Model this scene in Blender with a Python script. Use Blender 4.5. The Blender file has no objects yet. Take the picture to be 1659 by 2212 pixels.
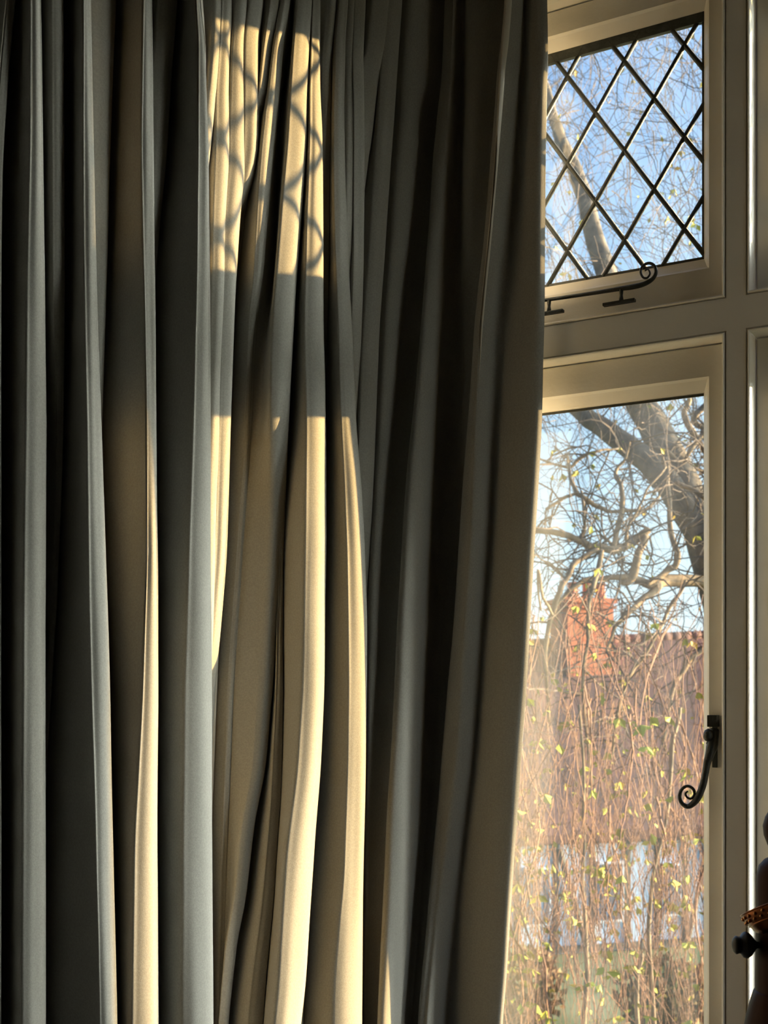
import bpy, bmesh, math, random
from mathutils import Vector, Matrix

random.seed(7)
SC = bpy.context.scene
COL = SC.collection

# ------------------------------------------------------------------ camera
W, HH, F = 1659.0, 2212.0, 2600.0
EYE = 1.40                      # eye height above the room floor (upper storey)
CX, HOR = 829.5, 1508.0         # principal column, horizon row
cam_d = bpy.data.cameras.new('camera')
cam = bpy.data.objects.new('camera', cam_d); COL.objects.link(cam)
cam.location = (0, 0, EYE); cam.rotation_euler = (math.pi/2, 0, 0)
cam_d.sensor_fit = 'HORIZONTAL'; cam_d.sensor_width = 36.0
cam_d.lens = 36.0*F/W
cam_d.shift_y = (HOR-HH/2)/W
cam_d.clip_start = 0.05; cam_d.clip_end = 400
cam_d.dof.use_dof = True; cam_d.dof.focus_distance = 2.02; cam_d.dof.aperture_fstop = 14
SC.camera = cam

# ------------------------------------------------------------------ world, sun, exposure
SC.view_settings.view_transform = 'Standard'; SC.view_settings.look = 'None'
SC.view_settings.exposure = 0.14; SC.view_settings.gamma = 1.0
SC.view_settings.use_curve_mapping = False
SC.cycles.use_denoising = True
SC.cycles.use_adaptive_sampling = True; SC.cycles.adaptive_threshold = 0.02
SC.cycles.max_bounces = 9; SC.cycles.diffuse_bounces = 5; SC.cycles.transparent_max_bounces = 24
SC.cycles.sample_clamp_indirect = 4.0
SC.cycles.caustics_reflective = False; SC.cycles.caustics_refractive = False

world = bpy.data.worlds.new('sky'); SC.world = world; world.use_nodes = True
wn, wl = world.node_tree.nodes, world.node_tree.links
wn.clear()
w_out = wn.new('ShaderNodeOutputWorld'); w_bg = wn.new('ShaderNodeBackground')
w_tc = wn.new('ShaderNodeTexCoord'); w_sx = wn.new('ShaderNodeSeparateXYZ'); w_r = wn.new('ShaderNodeValToRGB')
wl.new(w_tc.outputs['Generated'], w_sx.inputs[0]); wl.new(w_sx.outputs['Z'], w_r.inputs[0])
e = w_r.color_ramp.elements
e[0].position = 0.0; e[0].color = (0.76, 0.92, 1.0, 1)
e[1].position = 0.9; e[1].color = (0.10, 0.29, 0.78, 1)
for p_, c_ in ((0.10, (0.60, 0.85, 1.0, 1)), (0.28, (0.31, 0.59, 0.95, 1)), (0.5, (0.19, 0.44, 0.90, 1))):
    k = e.new(p_); k.color = c_
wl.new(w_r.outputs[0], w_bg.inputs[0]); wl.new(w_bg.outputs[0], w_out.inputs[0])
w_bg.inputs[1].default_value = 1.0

SUN_B, SUN_EL = 0.172, math.radians(4.6)     # sun almost along +X, low
to_sun = Vector((math.cos(SUN_EL), SUN_B*math.cos(SUN_EL), math.sin(SUN_EL))).normalized()
sl = bpy.data.lights.new('sun', 'SUN'); sun = bpy.data.objects.new('sun', sl); COL.objects.link(sun)
sun.rotation_euler = to_sun.to_track_quat('Z', 'Y').to_euler()
sl.energy = 18.0; sl.color = (1.0, 0.64, 0.25); sl.angle = math.radians(0.7)
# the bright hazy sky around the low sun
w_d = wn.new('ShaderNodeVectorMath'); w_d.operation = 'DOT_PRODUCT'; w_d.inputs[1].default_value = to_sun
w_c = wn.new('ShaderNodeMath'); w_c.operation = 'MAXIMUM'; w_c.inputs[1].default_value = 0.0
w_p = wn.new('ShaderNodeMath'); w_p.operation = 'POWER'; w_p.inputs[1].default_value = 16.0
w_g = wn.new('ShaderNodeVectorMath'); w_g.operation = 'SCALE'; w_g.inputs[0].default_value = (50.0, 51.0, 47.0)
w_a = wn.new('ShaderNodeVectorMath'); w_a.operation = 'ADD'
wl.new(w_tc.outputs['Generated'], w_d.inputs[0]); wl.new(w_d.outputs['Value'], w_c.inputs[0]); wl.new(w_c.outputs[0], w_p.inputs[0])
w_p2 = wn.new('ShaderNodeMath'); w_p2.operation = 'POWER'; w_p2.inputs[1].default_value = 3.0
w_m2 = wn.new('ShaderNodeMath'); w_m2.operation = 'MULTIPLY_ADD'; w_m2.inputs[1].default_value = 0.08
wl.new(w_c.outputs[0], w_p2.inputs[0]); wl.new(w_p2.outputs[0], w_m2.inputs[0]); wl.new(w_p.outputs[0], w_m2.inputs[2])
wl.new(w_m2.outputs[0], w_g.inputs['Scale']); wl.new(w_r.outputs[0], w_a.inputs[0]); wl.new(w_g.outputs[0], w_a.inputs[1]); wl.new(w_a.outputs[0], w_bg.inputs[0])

# ------------------------------------------------------------------ bay geometry (local frame of the window wall)
PHI = math.atan(F/4660.0)
A = Vector((math.cos(PHI), -math.sin(PHI), 0)); N = Vector((math.sin(PHI), math.cos(PHI), 0))
XR = (1560-CX)/F*2.0
N0 = XR*N.x + 2.0*N.y                       # plane of the inner face of posts and transom
def loc2w(s, d, z): return A*s + N*(N0+d) + Vector((0, 0, z))
def px(u, v, d=0.0):
    """pixel -> (s, z) on the plane d behind the post face (d<0 towards the room)"""
    rx = (u-CX)/F
    Y = (N0+d)/(rx*N.x+N.y)
    return rx*Y*A.x+Y*A.y, EYE+(HOR-v)/F*Y
def P(u, v, Y): return Vector(((u-CX)/F*Y, Y, EYE+(HOR-v)/F*Y))

# ------------------------------------------------------------------ materials
def nodemat(name):
    m = bpy.data.materials.new(name); m.use_nodes = True
    nt = m.node_tree; nt.nodes.clear()
    out = nt.nodes.new('ShaderNodeOutputMaterial')
    return m, nt, out
def principled(name, c1, c2=None, scale=8.0, rough=0.6, bump=0.0, bscale=60.0, metallic=0.0, detail=4.0, sheen=0.0, stretch=None, spec=0.5, ramp=(0.35, 0.65)):
    m, nt, out = nodemat(name)
    b = nt.nodes.new('ShaderNodeBsdfPrincipled'); nt.links.new(b.outputs[0], out.inputs[0])
    b.inputs['Roughness'].default_value = rough; b.inputs['Metallic'].default_value = metallic
    b.inputs['Specular IOR Level'].default_value = spec
    if sheen:
        b.inputs['Sheen Weight'].default_value = sheen; b.inputs['Sheen Roughness'].default_value = 0.5
    tc = nt.nodes.new('ShaderNodeTexCoord'); mp = nt.nodes.new('ShaderNodeMapping')
    nt.links.new(tc.outputs['Object'], mp.inputs[0])
    if stretch: mp.inputs['Scale'].default_value = stretch
    if c2 is None:
        b.inputs['Base Color'].default_value = (*c1, 1)
    else:
        nz = nt.nodes.new('ShaderNodeTexNoise'); nz.inputs['Scale'].default_value = scale; nz.inputs['Detail'].default_value = detail
        r = nt.nodes.new('ShaderNodeValToRGB')
        r.color_ramp.elements[0].color = (*c1, 1); r.color_ramp.elements[1].color = (*c2, 1)
        r.color_ramp.elements[0].position, r.color_ramp.elements[1].position = ramp
        nt.links.new(mp.outputs[0], nz.inputs['Vector']); nt.links.new(nz.outputs[0], r.inputs[0]); nt.links.new(r.outputs[0], b.inputs['Base Color'])
    if bump:
        n2 = nt.nodes.new('ShaderNodeTexNoise'); n2.inputs['Scale'].default_value = bscale; n2.inputs['Detail'].default_value = 3
        bp = nt.nodes.new('ShaderNodeBump'); bp.inputs['Strength'].default_value = bump; bp.inputs['Distance'].default_value = 0.01
        nt.links.new(mp.outputs[0], n2.inputs['Vector']); nt.links.new(n2.outputs[0], bp.inputs['Height']); nt.links.new(bp.outputs[0], b.inputs['Normal'])
    return m
def glassmat(name, dirt, scale=3.0, refl=0.05):
    m, nt, out = nodemat(name)
    tr = nt.nodes.new('ShaderNodeBsdfTransparent'); tr.inputs[0].default_value = (0.97, 0.985, 0.98, 1)
    gl = nt.nodes.new('ShaderNodeBsdfGlossy'); gl.inputs['Roughness'].default_value = 0.03
    mx = nt.nodes.new('ShaderNodeMixShader'); mx.inputs[0].default_value = refl
    nt.links.new(tr.outputs[0], mx.inputs[1]); nt.links.new(gl.outputs[0], mx.inputs[2])
    df = nt.nodes.new('ShaderNodeBsdfTranslucent'); df.inputs[0].default_value = (0.78, 0.88, 1.0, 1)
    m2 = nt.nodes.new('ShaderNodeMixShader')
    tc = nt.nodes.new('ShaderNodeTexCoord'); mp = nt.nodes.new('ShaderNodeMapping'); mp.inputs['Scale'].default_value = (2.2, 1, 0.55)
    nz = nt.nodes.new('ShaderNodeTexNoise'); nz.inputs['Scale'].default_value = scale; nz.inputs['Detail'].default_value = 2
    mr = nt.nodes.new('ShaderNodeMapRange'); mr.inputs[1].default_value = 0.38; mr.inputs[2].default_value = 0.75
    mr.inputs[3].default_value = dirt*0.12; mr.inputs[4].default_value = dirt
    nt.links.new(tc.outputs['Object'], mp.inputs[0]); nt.links.new(mp.outputs[0], nz.inputs['Vector'])
    nt.links.new(nz.outputs[0], mr.inputs[0]); nt.links.new(mr.outputs[0], m2.inputs[0])
    nt.links.new(mx.outputs[0], m2.inputs[1]); nt.links.new(df.outputs[0], m2.inputs[2]); nt.links.new(m2.outputs[0], out.inputs[0])
    return m
M = {}
M['fabric'] = principled('curtain_fabric', (0.30, 0.287, 0.255), (0.35, 0.337, 0.30), scale=350, rough=0.95, bump=0.12, bscale=900, sheen=0.15, spec=0.1)
M['lining'] = principled('curtain_lining', (0.62, 0.58, 0.50), rough=0.9, spec=0.1)
M['paint'] = principled('cream_paint', (0.76, 0.73, 0.665), (0.80, 0.77, 0.70), scale=12, rough=0.42, bump=0.06, bscale=140)
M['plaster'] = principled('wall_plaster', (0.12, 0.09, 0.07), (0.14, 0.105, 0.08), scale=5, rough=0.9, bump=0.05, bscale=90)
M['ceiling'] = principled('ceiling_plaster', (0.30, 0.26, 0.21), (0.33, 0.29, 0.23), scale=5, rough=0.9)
M['floor'] = principled('beige_carpet', (0.26, 0.24, 0.21), (0.30, 0.28, 0.25), scale=200, rough=0.95)
M['iron'] = principled('black_iron', (0.008, 0.010, 0.009), (0.02, 0.024, 0.02), scale=60, rough=0.5, bump=0.25, bscale=120)
M['lead'] = principled('lead_came', (0.035, 0.038, 0.034), (0.07, 0.075, 0.065), scale=60, rough=0.55, bump=0.15, bscale=200)
M['glass'] = glassmat('clear_glass', 0.026, scale=2.4)
M['glass_leaded'] = glassmat('leaded_glass', 0.02, scale=6)
M['wood'] = principled('dark_wood', (0.026, 0.007, 0.004), (0.05, 0.013, 0.007), scale=18, rough=0.5, bump=0.1, bscale=50, stretch=(1, 1, 0.15), spec=0.1)
M['copper'] = principled('copper_band', (0.30, 0.10, 0.03), (0.16, 0.05, 0.02), scale=30, rough=0.3, metallic=0.9)
M['bead'] = principled('copper_bead', (0.62, 0.27, 0.10), (0.5, 0.2, 0.07), scale=30, rough=0.25, metallic=0.9)
M['ebony'] = principled('black_knob', (0.010, 0.011, 0.010), (0.018, 0.02, 0.018), scale=30, rough=0.45)
M['bark'] = principled('willow_bark', (0.055, 0.052, 0.048), (0.20, 0.165, 0.12), scale=9, rough=0.95, bump=0.6, bscale=22, detail=6)
M['twig'] = principled('willow_twig', (0.10, 0.045, 0.032), (0.27, 0.13, 0.06), scale=1.6, rough=0.8)
M['crown_twig'] = principled('crown_twig', (0.07, 0.06, 0.05), (0.17, 0.12, 0.085), scale=1.4, rough=0.85)
M['branch'] = principled('sunlit_branch_bark', (0.12, 0.09, 0.06), (0.34, 0.25, 0.15), scale=7, rough=0.95, bump=0.5, bscale=30)  # bark lightened to a sunlit tan; the sunlight is in the colour
M['leaf'] = principled('willow_leaf', (0.34, 0.40, 0.03), (0.52, 0.37, 0.045), scale=1.2, rough=0.7)
M['shrub'] = principled('shrub_leaf', (0.10, 0.13, 0.06), (0.36, 0.20, 0.09), scale=1.1, rough=0.9)
M['tile'] = principled('roof_tiles', (0.05, 0.03, 0.03), (0.14, 0.062, 0.05), scale=1.3, rough=0.9, bump=0.6, bscale=7, detail=6)
M['brick'] = principled('orange_brick', (0.46, 0.13, 0.06), (0.58, 0.21, 0.10), scale=5, rough=0.9, bump=0.4, bscale=12)
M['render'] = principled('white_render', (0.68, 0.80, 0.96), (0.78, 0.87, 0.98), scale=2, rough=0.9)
M['timber'] = principled('dark_timber', (0.05, 0.06, 0.055), (0.09, 0.10, 0.09), scale=4, rough=0.8)
M['grass'] = principled('garden_grass', (0.10, 0.14, 0.05), (0.20, 0.20, 0.09), scale=0.8, rough=0.95)
M['hedge'] = principled('hedge_leaf', (0.12, 0.16, 0.09), (0.22, 0.24, 0.14), scale=2.0, rough=0.9)
M['hglass'] = principled('dark_window_glass', (0.10, 0.14, 0.20), rough=0.15)

# ------------------------------------------------------------------ mesh helpers
def mesh_obj(name, verts, faces, mat, parent=None, smooth=False):
    me = bpy.data.meshes.new(name); me.from_pydata([tuple(v) for v in verts], [], faces)
    me.validate(); me.update()
    if smooth: me.polygons.foreach_set('use_smooth', [True]*len(me.polygons))
    if mat: me.materials.append(M[mat])
    o = bpy.data.objects.new(name, me); COL.objects.link(o)
    if parent: o.parent = parent
    return o
def fix_normals(o):
    bm = bmesh.new(); bm.from_mesh(o.data); bmesh.ops.recalc_face_normals(bm, faces=bm.faces); bm.to_mesh(o.data); bm.free(); return o
def empty(name, loc=(0, 0, 0), rotz=0.0):
    o = bpy.data.objects.new(name, None); COL.objects.link(o); o.location = loc; o.rotation_euler = (0, 0, rotz); o.empty_display_size = 0.1
    return o
def tag(o, label=None, cat=None, group=None, kind=None):
    if label: o['label'] = label
    if cat: o['category'] = cat
    if group: o['group'] = group
    if kind: o['kind'] = kind
    return o
def box_vf(x0, x1, y0, y1, z0, z1):
    v = [(x0,y0,z0),(x1,y0,z0),(x1,y1,z0),(x0,y1,z0),(x0,y0,z1),(x1,y0,z1),(x1,y1,z1),(x0,y1,z1)]
    return v, [(0,3,2,1),(4,5,6,7),(0,1,5,4),(1,2,6,5),(2,3,7,6),(3,0,4,7)]
def box(name, x0, x1, y0, y1, z0, z1, mat, parent=None, bevel=0.0):
    v, f = box_vf(x0, x1, y0, y1, z0, z1)
    o = mesh_obj(name, v, f, mat, parent)
    if bevel:
        bm = bmesh.new(); bm.from_mesh(o.data)
        bmesh.ops.bevel(bm, geom=list(bm.edges), offset=bevel, segments=2, affect='EDGES', profile=0.6)
        bm.to_mesh(o.data); bm.free()
    return o
def tube_vf(pts, rad, sides=8, cap=True, flat=None):
    """tube along a 3-D polyline; rad number or list; flat=(vector, factor) squashes along a direction"""
    pts = [Vector(p) for p in pts]; n = len(pts)
    rad = rad if isinstance(rad, (list, tuple)) else [rad]*n
    verts, faces = [], []
    t0 = (pts[1]-pts[0]).normalized()
    ref = Vector((0, 0, 1)) if abs(t0.z) < 0.9 else Vector((1, 0, 0))
    u = t0.cross(ref).normalized()
    for i in range(n):
        t = (pts[min(i+1, n-1)]-pts[max(i-1, 0)]).normalized()
        u = (u-t*u.dot(t)).normalized(); w = t.cross(u)
        for k in range(sides):
            a = 2*math.pi*k/sides
            off = (u*math.cos(a)+w*math.sin(a))*rad[i]
            if flat: off = off-flat[0]*(off.dot(flat[0])*(1-flat[1]))
            verts.append(pts[i]+off)
    for i in range(n-1):
        for k in range(sides):
            k2 = (k+1) % sides
            faces.append((i*sides+k, i*sides+k2, (i+1)*sides+k2, (i+1)*sides+k))
    if cap:
        faces.append(tuple(range(sides-1, -1, -1))); faces.append(tuple((n-1)*sides+k for k in range(sides)))
    return verts, faces
def merge(parts):
    V, Fc = [], []
    for v, f in parts:
        b = len(V); V += list(v); Fc += [tuple(i+b for i in q) for q in f]
    return V, Fc
def smoothpath(pts, per=6):
    """Catmull-Rom through tuples of any length"""
    out = []
    n = len(pts)
    for i in range(n-1):
        p0, p1, p2, p3 = pts[max(i-1, 0)], pts[i], pts[i+1], pts[min(i+2, n-1)]
        for k in range(per):
            t = k/per
            out.append(tuple(0.5*((2*b)+(-a+c)*t+(2*a-5*b+4*c-d)*t*t+(-a+3*b-3*c+d)*t**3) for a, b, c, d in zip(p0, p1, p2, p3)))
    out.append(tuple(pts[-1]))
    return out
def lathe_vf(prof, seg=32, tilt=None):
    verts, faces = [], []
    n = len(prof)
    for r, z in prof:
        for k in range(seg):
            a = 2*math.pi*k/seg; verts.append(Vector((r*math.cos(a), r*math.sin(a), z)))
    for i in range(n-1):
        for k in range(seg):
            k2 = (k+1) % seg
            faces.append((i*seg+k, i*seg+k2, (i+1)*seg+k2, (i+1)*seg+k))
    faces.append(tuple(range(seg-1, -1, -1))); faces.append(tuple((n-1)*seg+k for k in range(seg)))
    if tilt: verts = [tilt @ v for v in verts]
    return verts, faces
def lerp_tab(tab, v):
    if not isinstance(tab, (list, tuple)): return tab
    if v <= tab[0][0]: return tab[0][1]
    for (a, x), (b, y) in zip(tab, tab[1:]):
        if v <= b:
            t = (v-a)/(b-a); return x+(y-x)*t
    return tab[-1][1]

# ------------------------------------------------------------------ the room shell
ZC = EYE+1.62
def wall_local(name, s0, s1, d0, d1, z0, z1, mat='plaster', parent=None):
    o = box(name, s0, s1, N0+d0, N0+d1, z0, z1, mat, parent); o.rotation_euler = (0, 0, -PHI)
    return o
S_R = px(1557, 1100)[0]               # left edge of the post at the casement side
S_R2 = px(1623, 1100)[0]             # right edge of the post
OPW = 0.545                          # width of one light
S_L = S_R-OPW                        # left edge of the first opening
S_E = S_R2+OPW                       # right edge of the second opening
z_tr_top, z_tr_bot = 2.0725, 2.0005
z_head = 2.645; z_sill = EYE-0.78
OUT = 0.07                           # frame depth behind the face
K_s = Vector((0.0406, 2.2905, 0)).dot(A)
# left facet of the bay, behind the curtain
def wall_between(name, p, q, thick, z0, z1, mat='plaster'):
    p, q = Vector((*p, 0)), Vector((*q, 0)); L = (q-p).length
    o = box(name, 0, L, 0, thick, z0, z1, mat); o.location = p; o.rotation_euler = (0, 0, math.atan2(q.y-p.y, q.x-p.x))
    tag(o, kind='structure'); return o
E_dir = Vector((1, 0.74, 0)).normalized()
K = Vector((0.0406, 2.2905, 0)); KL = K-E_dir*1.28
RC = A*(S_E+0.10)+N*N0                                  # right corner of the bay
ang = -PHI-(math.atan(0.74)+PHI)
RD = Vector((math.cos(ang), math.sin(ang), 0)); KR = RC+RD*1.28
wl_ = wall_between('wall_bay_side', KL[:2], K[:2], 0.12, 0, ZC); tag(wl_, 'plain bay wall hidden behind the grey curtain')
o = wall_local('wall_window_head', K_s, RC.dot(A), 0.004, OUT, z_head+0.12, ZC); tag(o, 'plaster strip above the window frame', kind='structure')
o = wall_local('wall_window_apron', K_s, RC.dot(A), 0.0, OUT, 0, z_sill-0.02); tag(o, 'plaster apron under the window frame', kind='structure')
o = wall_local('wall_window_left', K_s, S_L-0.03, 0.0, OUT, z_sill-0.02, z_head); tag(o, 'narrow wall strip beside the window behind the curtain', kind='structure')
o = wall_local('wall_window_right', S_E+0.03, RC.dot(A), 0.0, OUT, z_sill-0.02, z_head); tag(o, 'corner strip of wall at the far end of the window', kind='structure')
# main room walls
back = -4.6
mr = A*2.6; ml = A*(-2.9)
nm = KL.dot(N)
c1 = A*(-2.9)+N*nm; c2 = A*2.7+N*nm; c3 = A*2.7+N*back; c4 = A*(-2.9)+N*back
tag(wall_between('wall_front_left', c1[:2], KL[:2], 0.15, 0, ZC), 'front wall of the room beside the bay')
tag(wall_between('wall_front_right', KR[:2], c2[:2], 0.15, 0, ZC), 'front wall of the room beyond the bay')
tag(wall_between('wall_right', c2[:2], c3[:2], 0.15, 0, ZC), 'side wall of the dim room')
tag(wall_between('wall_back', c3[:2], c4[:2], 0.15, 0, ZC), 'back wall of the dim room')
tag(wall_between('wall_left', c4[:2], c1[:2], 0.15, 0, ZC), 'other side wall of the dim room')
def slab(name, z0, z1, mat):
    poly = [c4, c3, c2, KR, RC, K, KL, c1]
    cen = sum(poly, Vector())/8
    poly = [p+(p-cen).normalized()*0.11 for p in poly]
    v = [(p.x, p.y, z0) for p in poly]+[(p.x, p.y, z1) for p in poly]
    f = [tuple(range(7, -1, -1)), tuple(range(8, 16))]+[(i, (i+1) % 8, 8+(i+1) % 8, 8+i) for i in range(8)]
    return tag(mesh_obj(name, v, f, mat), kind='structure')
tag(slab('floor', -0.15, 0.0, 'floor'), 'carpeted floor of the dim room'); tag(slab('ceiling', ZC, ZC+0.12, 'ceiling'), 'plain ceiling of the room')
# right facet of the bay with its window openings (outside the picture)
L = 1.28
rw = empty('window_5', (KR.x, KR.y, 0), math.atan2(RC.y-KR.y, RC.x-KR.x)); tag(rw, 'side window of the bay beyond the picture edge', kind='structure')
for nm_, x0, x1, z0, z1 in (('apron', 0, L, 0, z_sill), ('head', 0, L, z_head, ZC), ('wall_panel', 0, 0.80, z_sill, z_head), ('jamb', 0.80, 0.86, z_sill, z_head), ('jamb', L-0.12, L, z_sill, z_head),
                            ('transom', 0.86, L-0.12, z_tr_bot, z_tr_top)):
    box(nm_, x0, x1, -0.10, 0, z0, z1, 'paint' if nm_ not in ('apron', 'head', 'wall_panel') else 'plaster', rw)
for x0, x1 in ((0.86, L-0.12),):
    for z0, z1 in ((z_sill, z_tr_bot), (z_tr_top, z_head)): box('pane', x0, x1, -0.052, -0.048, z0, z1, 'glass', rw)

# ------------------------------------------------------------------ window frame, casements, leaded lights
FR = empty('trim_1', (0, 0, 0), -PHI); tag(FR, 'cream painted window frame of post, transom, head and sill', kind='structure')
EDG = 0.0100
def moulding(s0, s1, z0, z1):
    """mitred quirk-and-bead run around one opening"""
    s0 -= EDG; s1 += EDG; z0 -= EDG; z1 += EDG
    pr_ = [(0, 0), (.001, 0), (.0018, .004), (.0034, .004), (.0042, -.001), (.0056, -.0022), (.0074, -.001), (.0088, .003), (.0100, .010), (.0100, OUT), (0, OUT)]
    n = len(pr_)
    for k in range(4):
        va, vb = [], []
        for i_, d in pr_:
            c = [(s0+i_, z0+i_), (s1-i_, z0+i_), (s1-i_, z1-i_), (s0+i_, z1-i_)]
            va.append((c[k][0], N0+d, c[k][1])); vb.append((c[(k+1) % 4][0], N0+d, c[(k+1) % 4][1]))
        f = [(i, (i+1) % n, n+(i+1) % n, n+i) for i in range(n)]
        fix_normals(mesh_obj('moulding', va+vb, f, 'paint', FR))
box('post', S_R+EDG, S_R2-EDG, N0, N0+OUT, z_sill, z_head, 'paint', FR)
box('jamb', S_L-0.05, S_L-EDG, N0, N0+OUT, z_sill, z_head, 'paint', FR)
box('jamb', S_E+EDG, S_E+0.05, N0, N0+OUT, z_sill, z_head, 'paint', FR)
box('head', S_L-0.05, S_E+0.05, N0, N0+OUT, z_head+EDG, z_head+0.12, 'paint', FR)
for a0, a1 in ((S_L-EDG, S_R+EDG), (S_R2-EDG, S_E+EDG)):
    box('transom', a0, a1, N0, N0+OUT, z_tr_bot+EDG, z_tr_top-EDG, 'paint', FR)
    for z0, z1 in ((z_sill, z_tr_bot), (z_tr_top, z_head)): moulding(a0+EDG, a1-EDG, z0, z1)
box('sill', S_L-0.05, S_E+0.05, N0-0.03, N0+OUT, z_sill-0.04, z_sill, 'paint', FR, bevel=0.006)

CF = 0.030          # casement face plane behind the post face
GD = 0.050          # glass plane
def prof(w, ch): return [(0.0, CF+0.004), (0.003, CF), (w-ch-0.004, CF), (w-ch, CF+0.004), (w, GD-0.003), (w, GD+0.012), (0.0, GD+0.012)]
def casement(win, s0, s1, z0, z1, wt, wb, wsd=0.0385):
    g = 0.0015; s0 += g; s1 -= g; z0 += g; z1 -= g
    ps = [prof(wb, 0.020), prof(wsd, 0.009), prof(wt, 0.020), prof(wsd, 0.009)]
    names = ('rail', 'stile', 'rail', 'stile'); n = len(ps[0])
    for k in range(4):
        va, vb = [], []
        for m in range(n):
            d = ps[k][m][1]; ib, ir, it, il = (ps[q][m][0] for q in range(4))
            c = [(s0+il, z0+ib), (s1-ir, z0+ib), (s1-ir, z1-it), (s0+il, z1-it)]
            va.append((c[k][0], N0+d, c[k][1])); vb.append((c[(k+1) % 4][0], N0+d, c[(k+1) % 4][1]))
        f = [(i, (i+1) % n, n+(i+1) % n, n+i) for i in range(n)]+[tuple(range(n-1, -1, -1)), tuple(range(n, 2*n))]
        fix_normals(mesh_obj(names[k], va+vb, f, 'paint', win))
    return s0+wsd, s1-wsd, z0+wb, z1-wt
def clip_poly(poly, x0, x1, z0, z1):
    def clip(pl, ax, lim, keep_less):
        out = []
        for a, b in zip(pl, pl[1:]+pl[:1]):
            ia = (a[ax] <= lim) if keep_less else (a[ax] >= lim); ib = (b[ax] <= lim) if keep_less else (b[ax] >= lim)
            if ia: out.append(a)
            if ia != ib:
                t = (lim-a[ax])/(b[ax]-a[ax]); out.append((a[0]+(b[0]-a[0])*t, a[1]+(b[1]-a[1])*t))
        return out
    for ax, lim, kl in ((0, x0, False), (0, x1, True), (1, z0, False), (1, z1, True)):
        if not poly: return []
        poly = clip(poly, ax, lim, kl)
    return poly
# lattice fitted to the crossings of the leading
LW, LH = 0.1066, 0.1585                     # full width / height of one diamond
L0 = (-0.6665, 2.3694)
def leaded(win, g, phase):
    x0, x1, z0, z1 = g
    ox, oz = phase
    rnd = random.Random(3)
    for i in range(-8, 9):
        for j in range(-8, 9):
            for h in (0, 1):
                cx_, cz = ox+(i+0.5*h)*LW+LW/2, oz+(j+0.5*h)*LH
                cx_ -= LW/2
                cz += LH/2
                poly = clip_poly([(cx_-LW/2, cz), (cx_, cz-LH/2), (cx_+LW/2, cz), (cx_, cz+LH/2)], x0, x1, z0, z1)
                if len(poly) < 3: continue
                ar = abs(sum(a[0]*b[1]-b[0]*a[1] for a, b in zip(poly, poly[1:]+poly[:1])))/2
                if ar < 2e-5: continue
                tx, tz = rnd.uniform(-.012, .012), rnd.uniform(-.008, .008)
                vs = []
                for dd in (-0.0012, 0.0012):
                    vs += [(p[0], N0+GD+dd+(p[0]-cx_)*tx+(p[1]-cz)*tz, p[1]) for p in poly]
                n = len(poly)
                fs = [tuple(range(n)), tuple(range(2*n-1, n-1, -1))]+[(q, n+q, n+(q+1) % n, (q+1) % n) for q in range(n)]
                fix_normals(mesh_obj('pane', vs, fs, 'glass_leaded', win))
    def came(p, q):
        pts = [(p[0], N0+GD-0.001, p[1]), (q[0], N0+GD-0.001, q[1])]
        v, f = tube_vf(pts, 0.0042, 8)
        mesh_obj('came', v, f, 'lead', win, True)
    for sgn in (1, -1):
        for k in range(-12, 13):
            # line through node (ox + k*LW/2*..., oz) with slope sgn*LH/LW
            xk = ox+k*LW
            for h in (0,):
                sl_ = sgn*LH/LW
                seg = []
                for x in (x0, x1):
                    z = oz+(x-xk)*sl_
                    if z0 <= z <= z1: seg.append((x, z))
                for z in (z0, z1):
                    x = xk+(z-oz)/sl_
                    if x0 < x < x1: seg.append((x, z))
                if len(seg) >= 2 and (Vector(seg[0])-Vector(seg[1])).length > 0.01: came(seg[0], seg[1])
    # border cames
    for p, q in (((x0, z0), (x1, z0)), ((x0, z1), (x1, z1)), ((x0, z0), (x0, z1)), ((x1, z0), (x1, z1))):
        v, f = box_vf(min(p[0], q[0])-0.003, max(p[0], q[0])+0.003, N0+GD-0.004, N0+GD+0.004, min(p[1], q[1])-0.003, max(p[1], q[1])+0.003)
        mesh_obj('came', v, f, 'lead', win)
    box('came', x0, x1, N0+GD-0.005, N0+GD+0.004, z1-0.016, z1, 'lead', win)  # wider dark strip along the top of the glass
def plain(win, g):
    x0, x1, z0, z1 = g
    box('pane', x0-0.002, x1+0.002, N0+GD-0.002, N0+GD+0.002, z0-0.002, z1+0.002, 'glass', win)
    for b_ in ((x0, x1, z1-0.004, z1), (x0, x1, z0, z0+0.004)):
        box('dark_edge_strip', b_[0], b_[1], N0+GD-0.004, N0+GD-0.002, b_[2], b_[3], 'lead', win)  # thin dark strips along the top and bottom of the glass
wins = []
for k, (nm_, s0, s1, z0, z1, lab) in enumerate((
        ('window_1', S_L, S_R, z_sill, z_tr_bot, 'tall clear casement with a black curled handle beside the curtain'),
        ('window_2', S_L, S_R, z_tr_top, z_head, 'small top light with diamond leaded panes beside the curtain'),
        ('window_3', S_R2, S_E, z_sill, z_tr_bot, 'lower casement beyond the cream post at the picture edge'),
        ('window_4', S_R2, S_E, z_tr_top, z_head, 'leaded top light beyond the cream post at the picture edge'))):
    w_ = empty(nm_, (0, 0, 0), -PHI); tag(w_, lab, kind='structure'); wins.append(w_)
    g = casement(w_, s0, s1, z0, z1, 0.069 if k in (1, 3) else 0.0775, 0.079)
    if k in (1, 3): leaded(w_, g, (L0[0]+(0 if k == 1 else S_R2-S_L), L0[1]))
    else: plain(w_, g)

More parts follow.
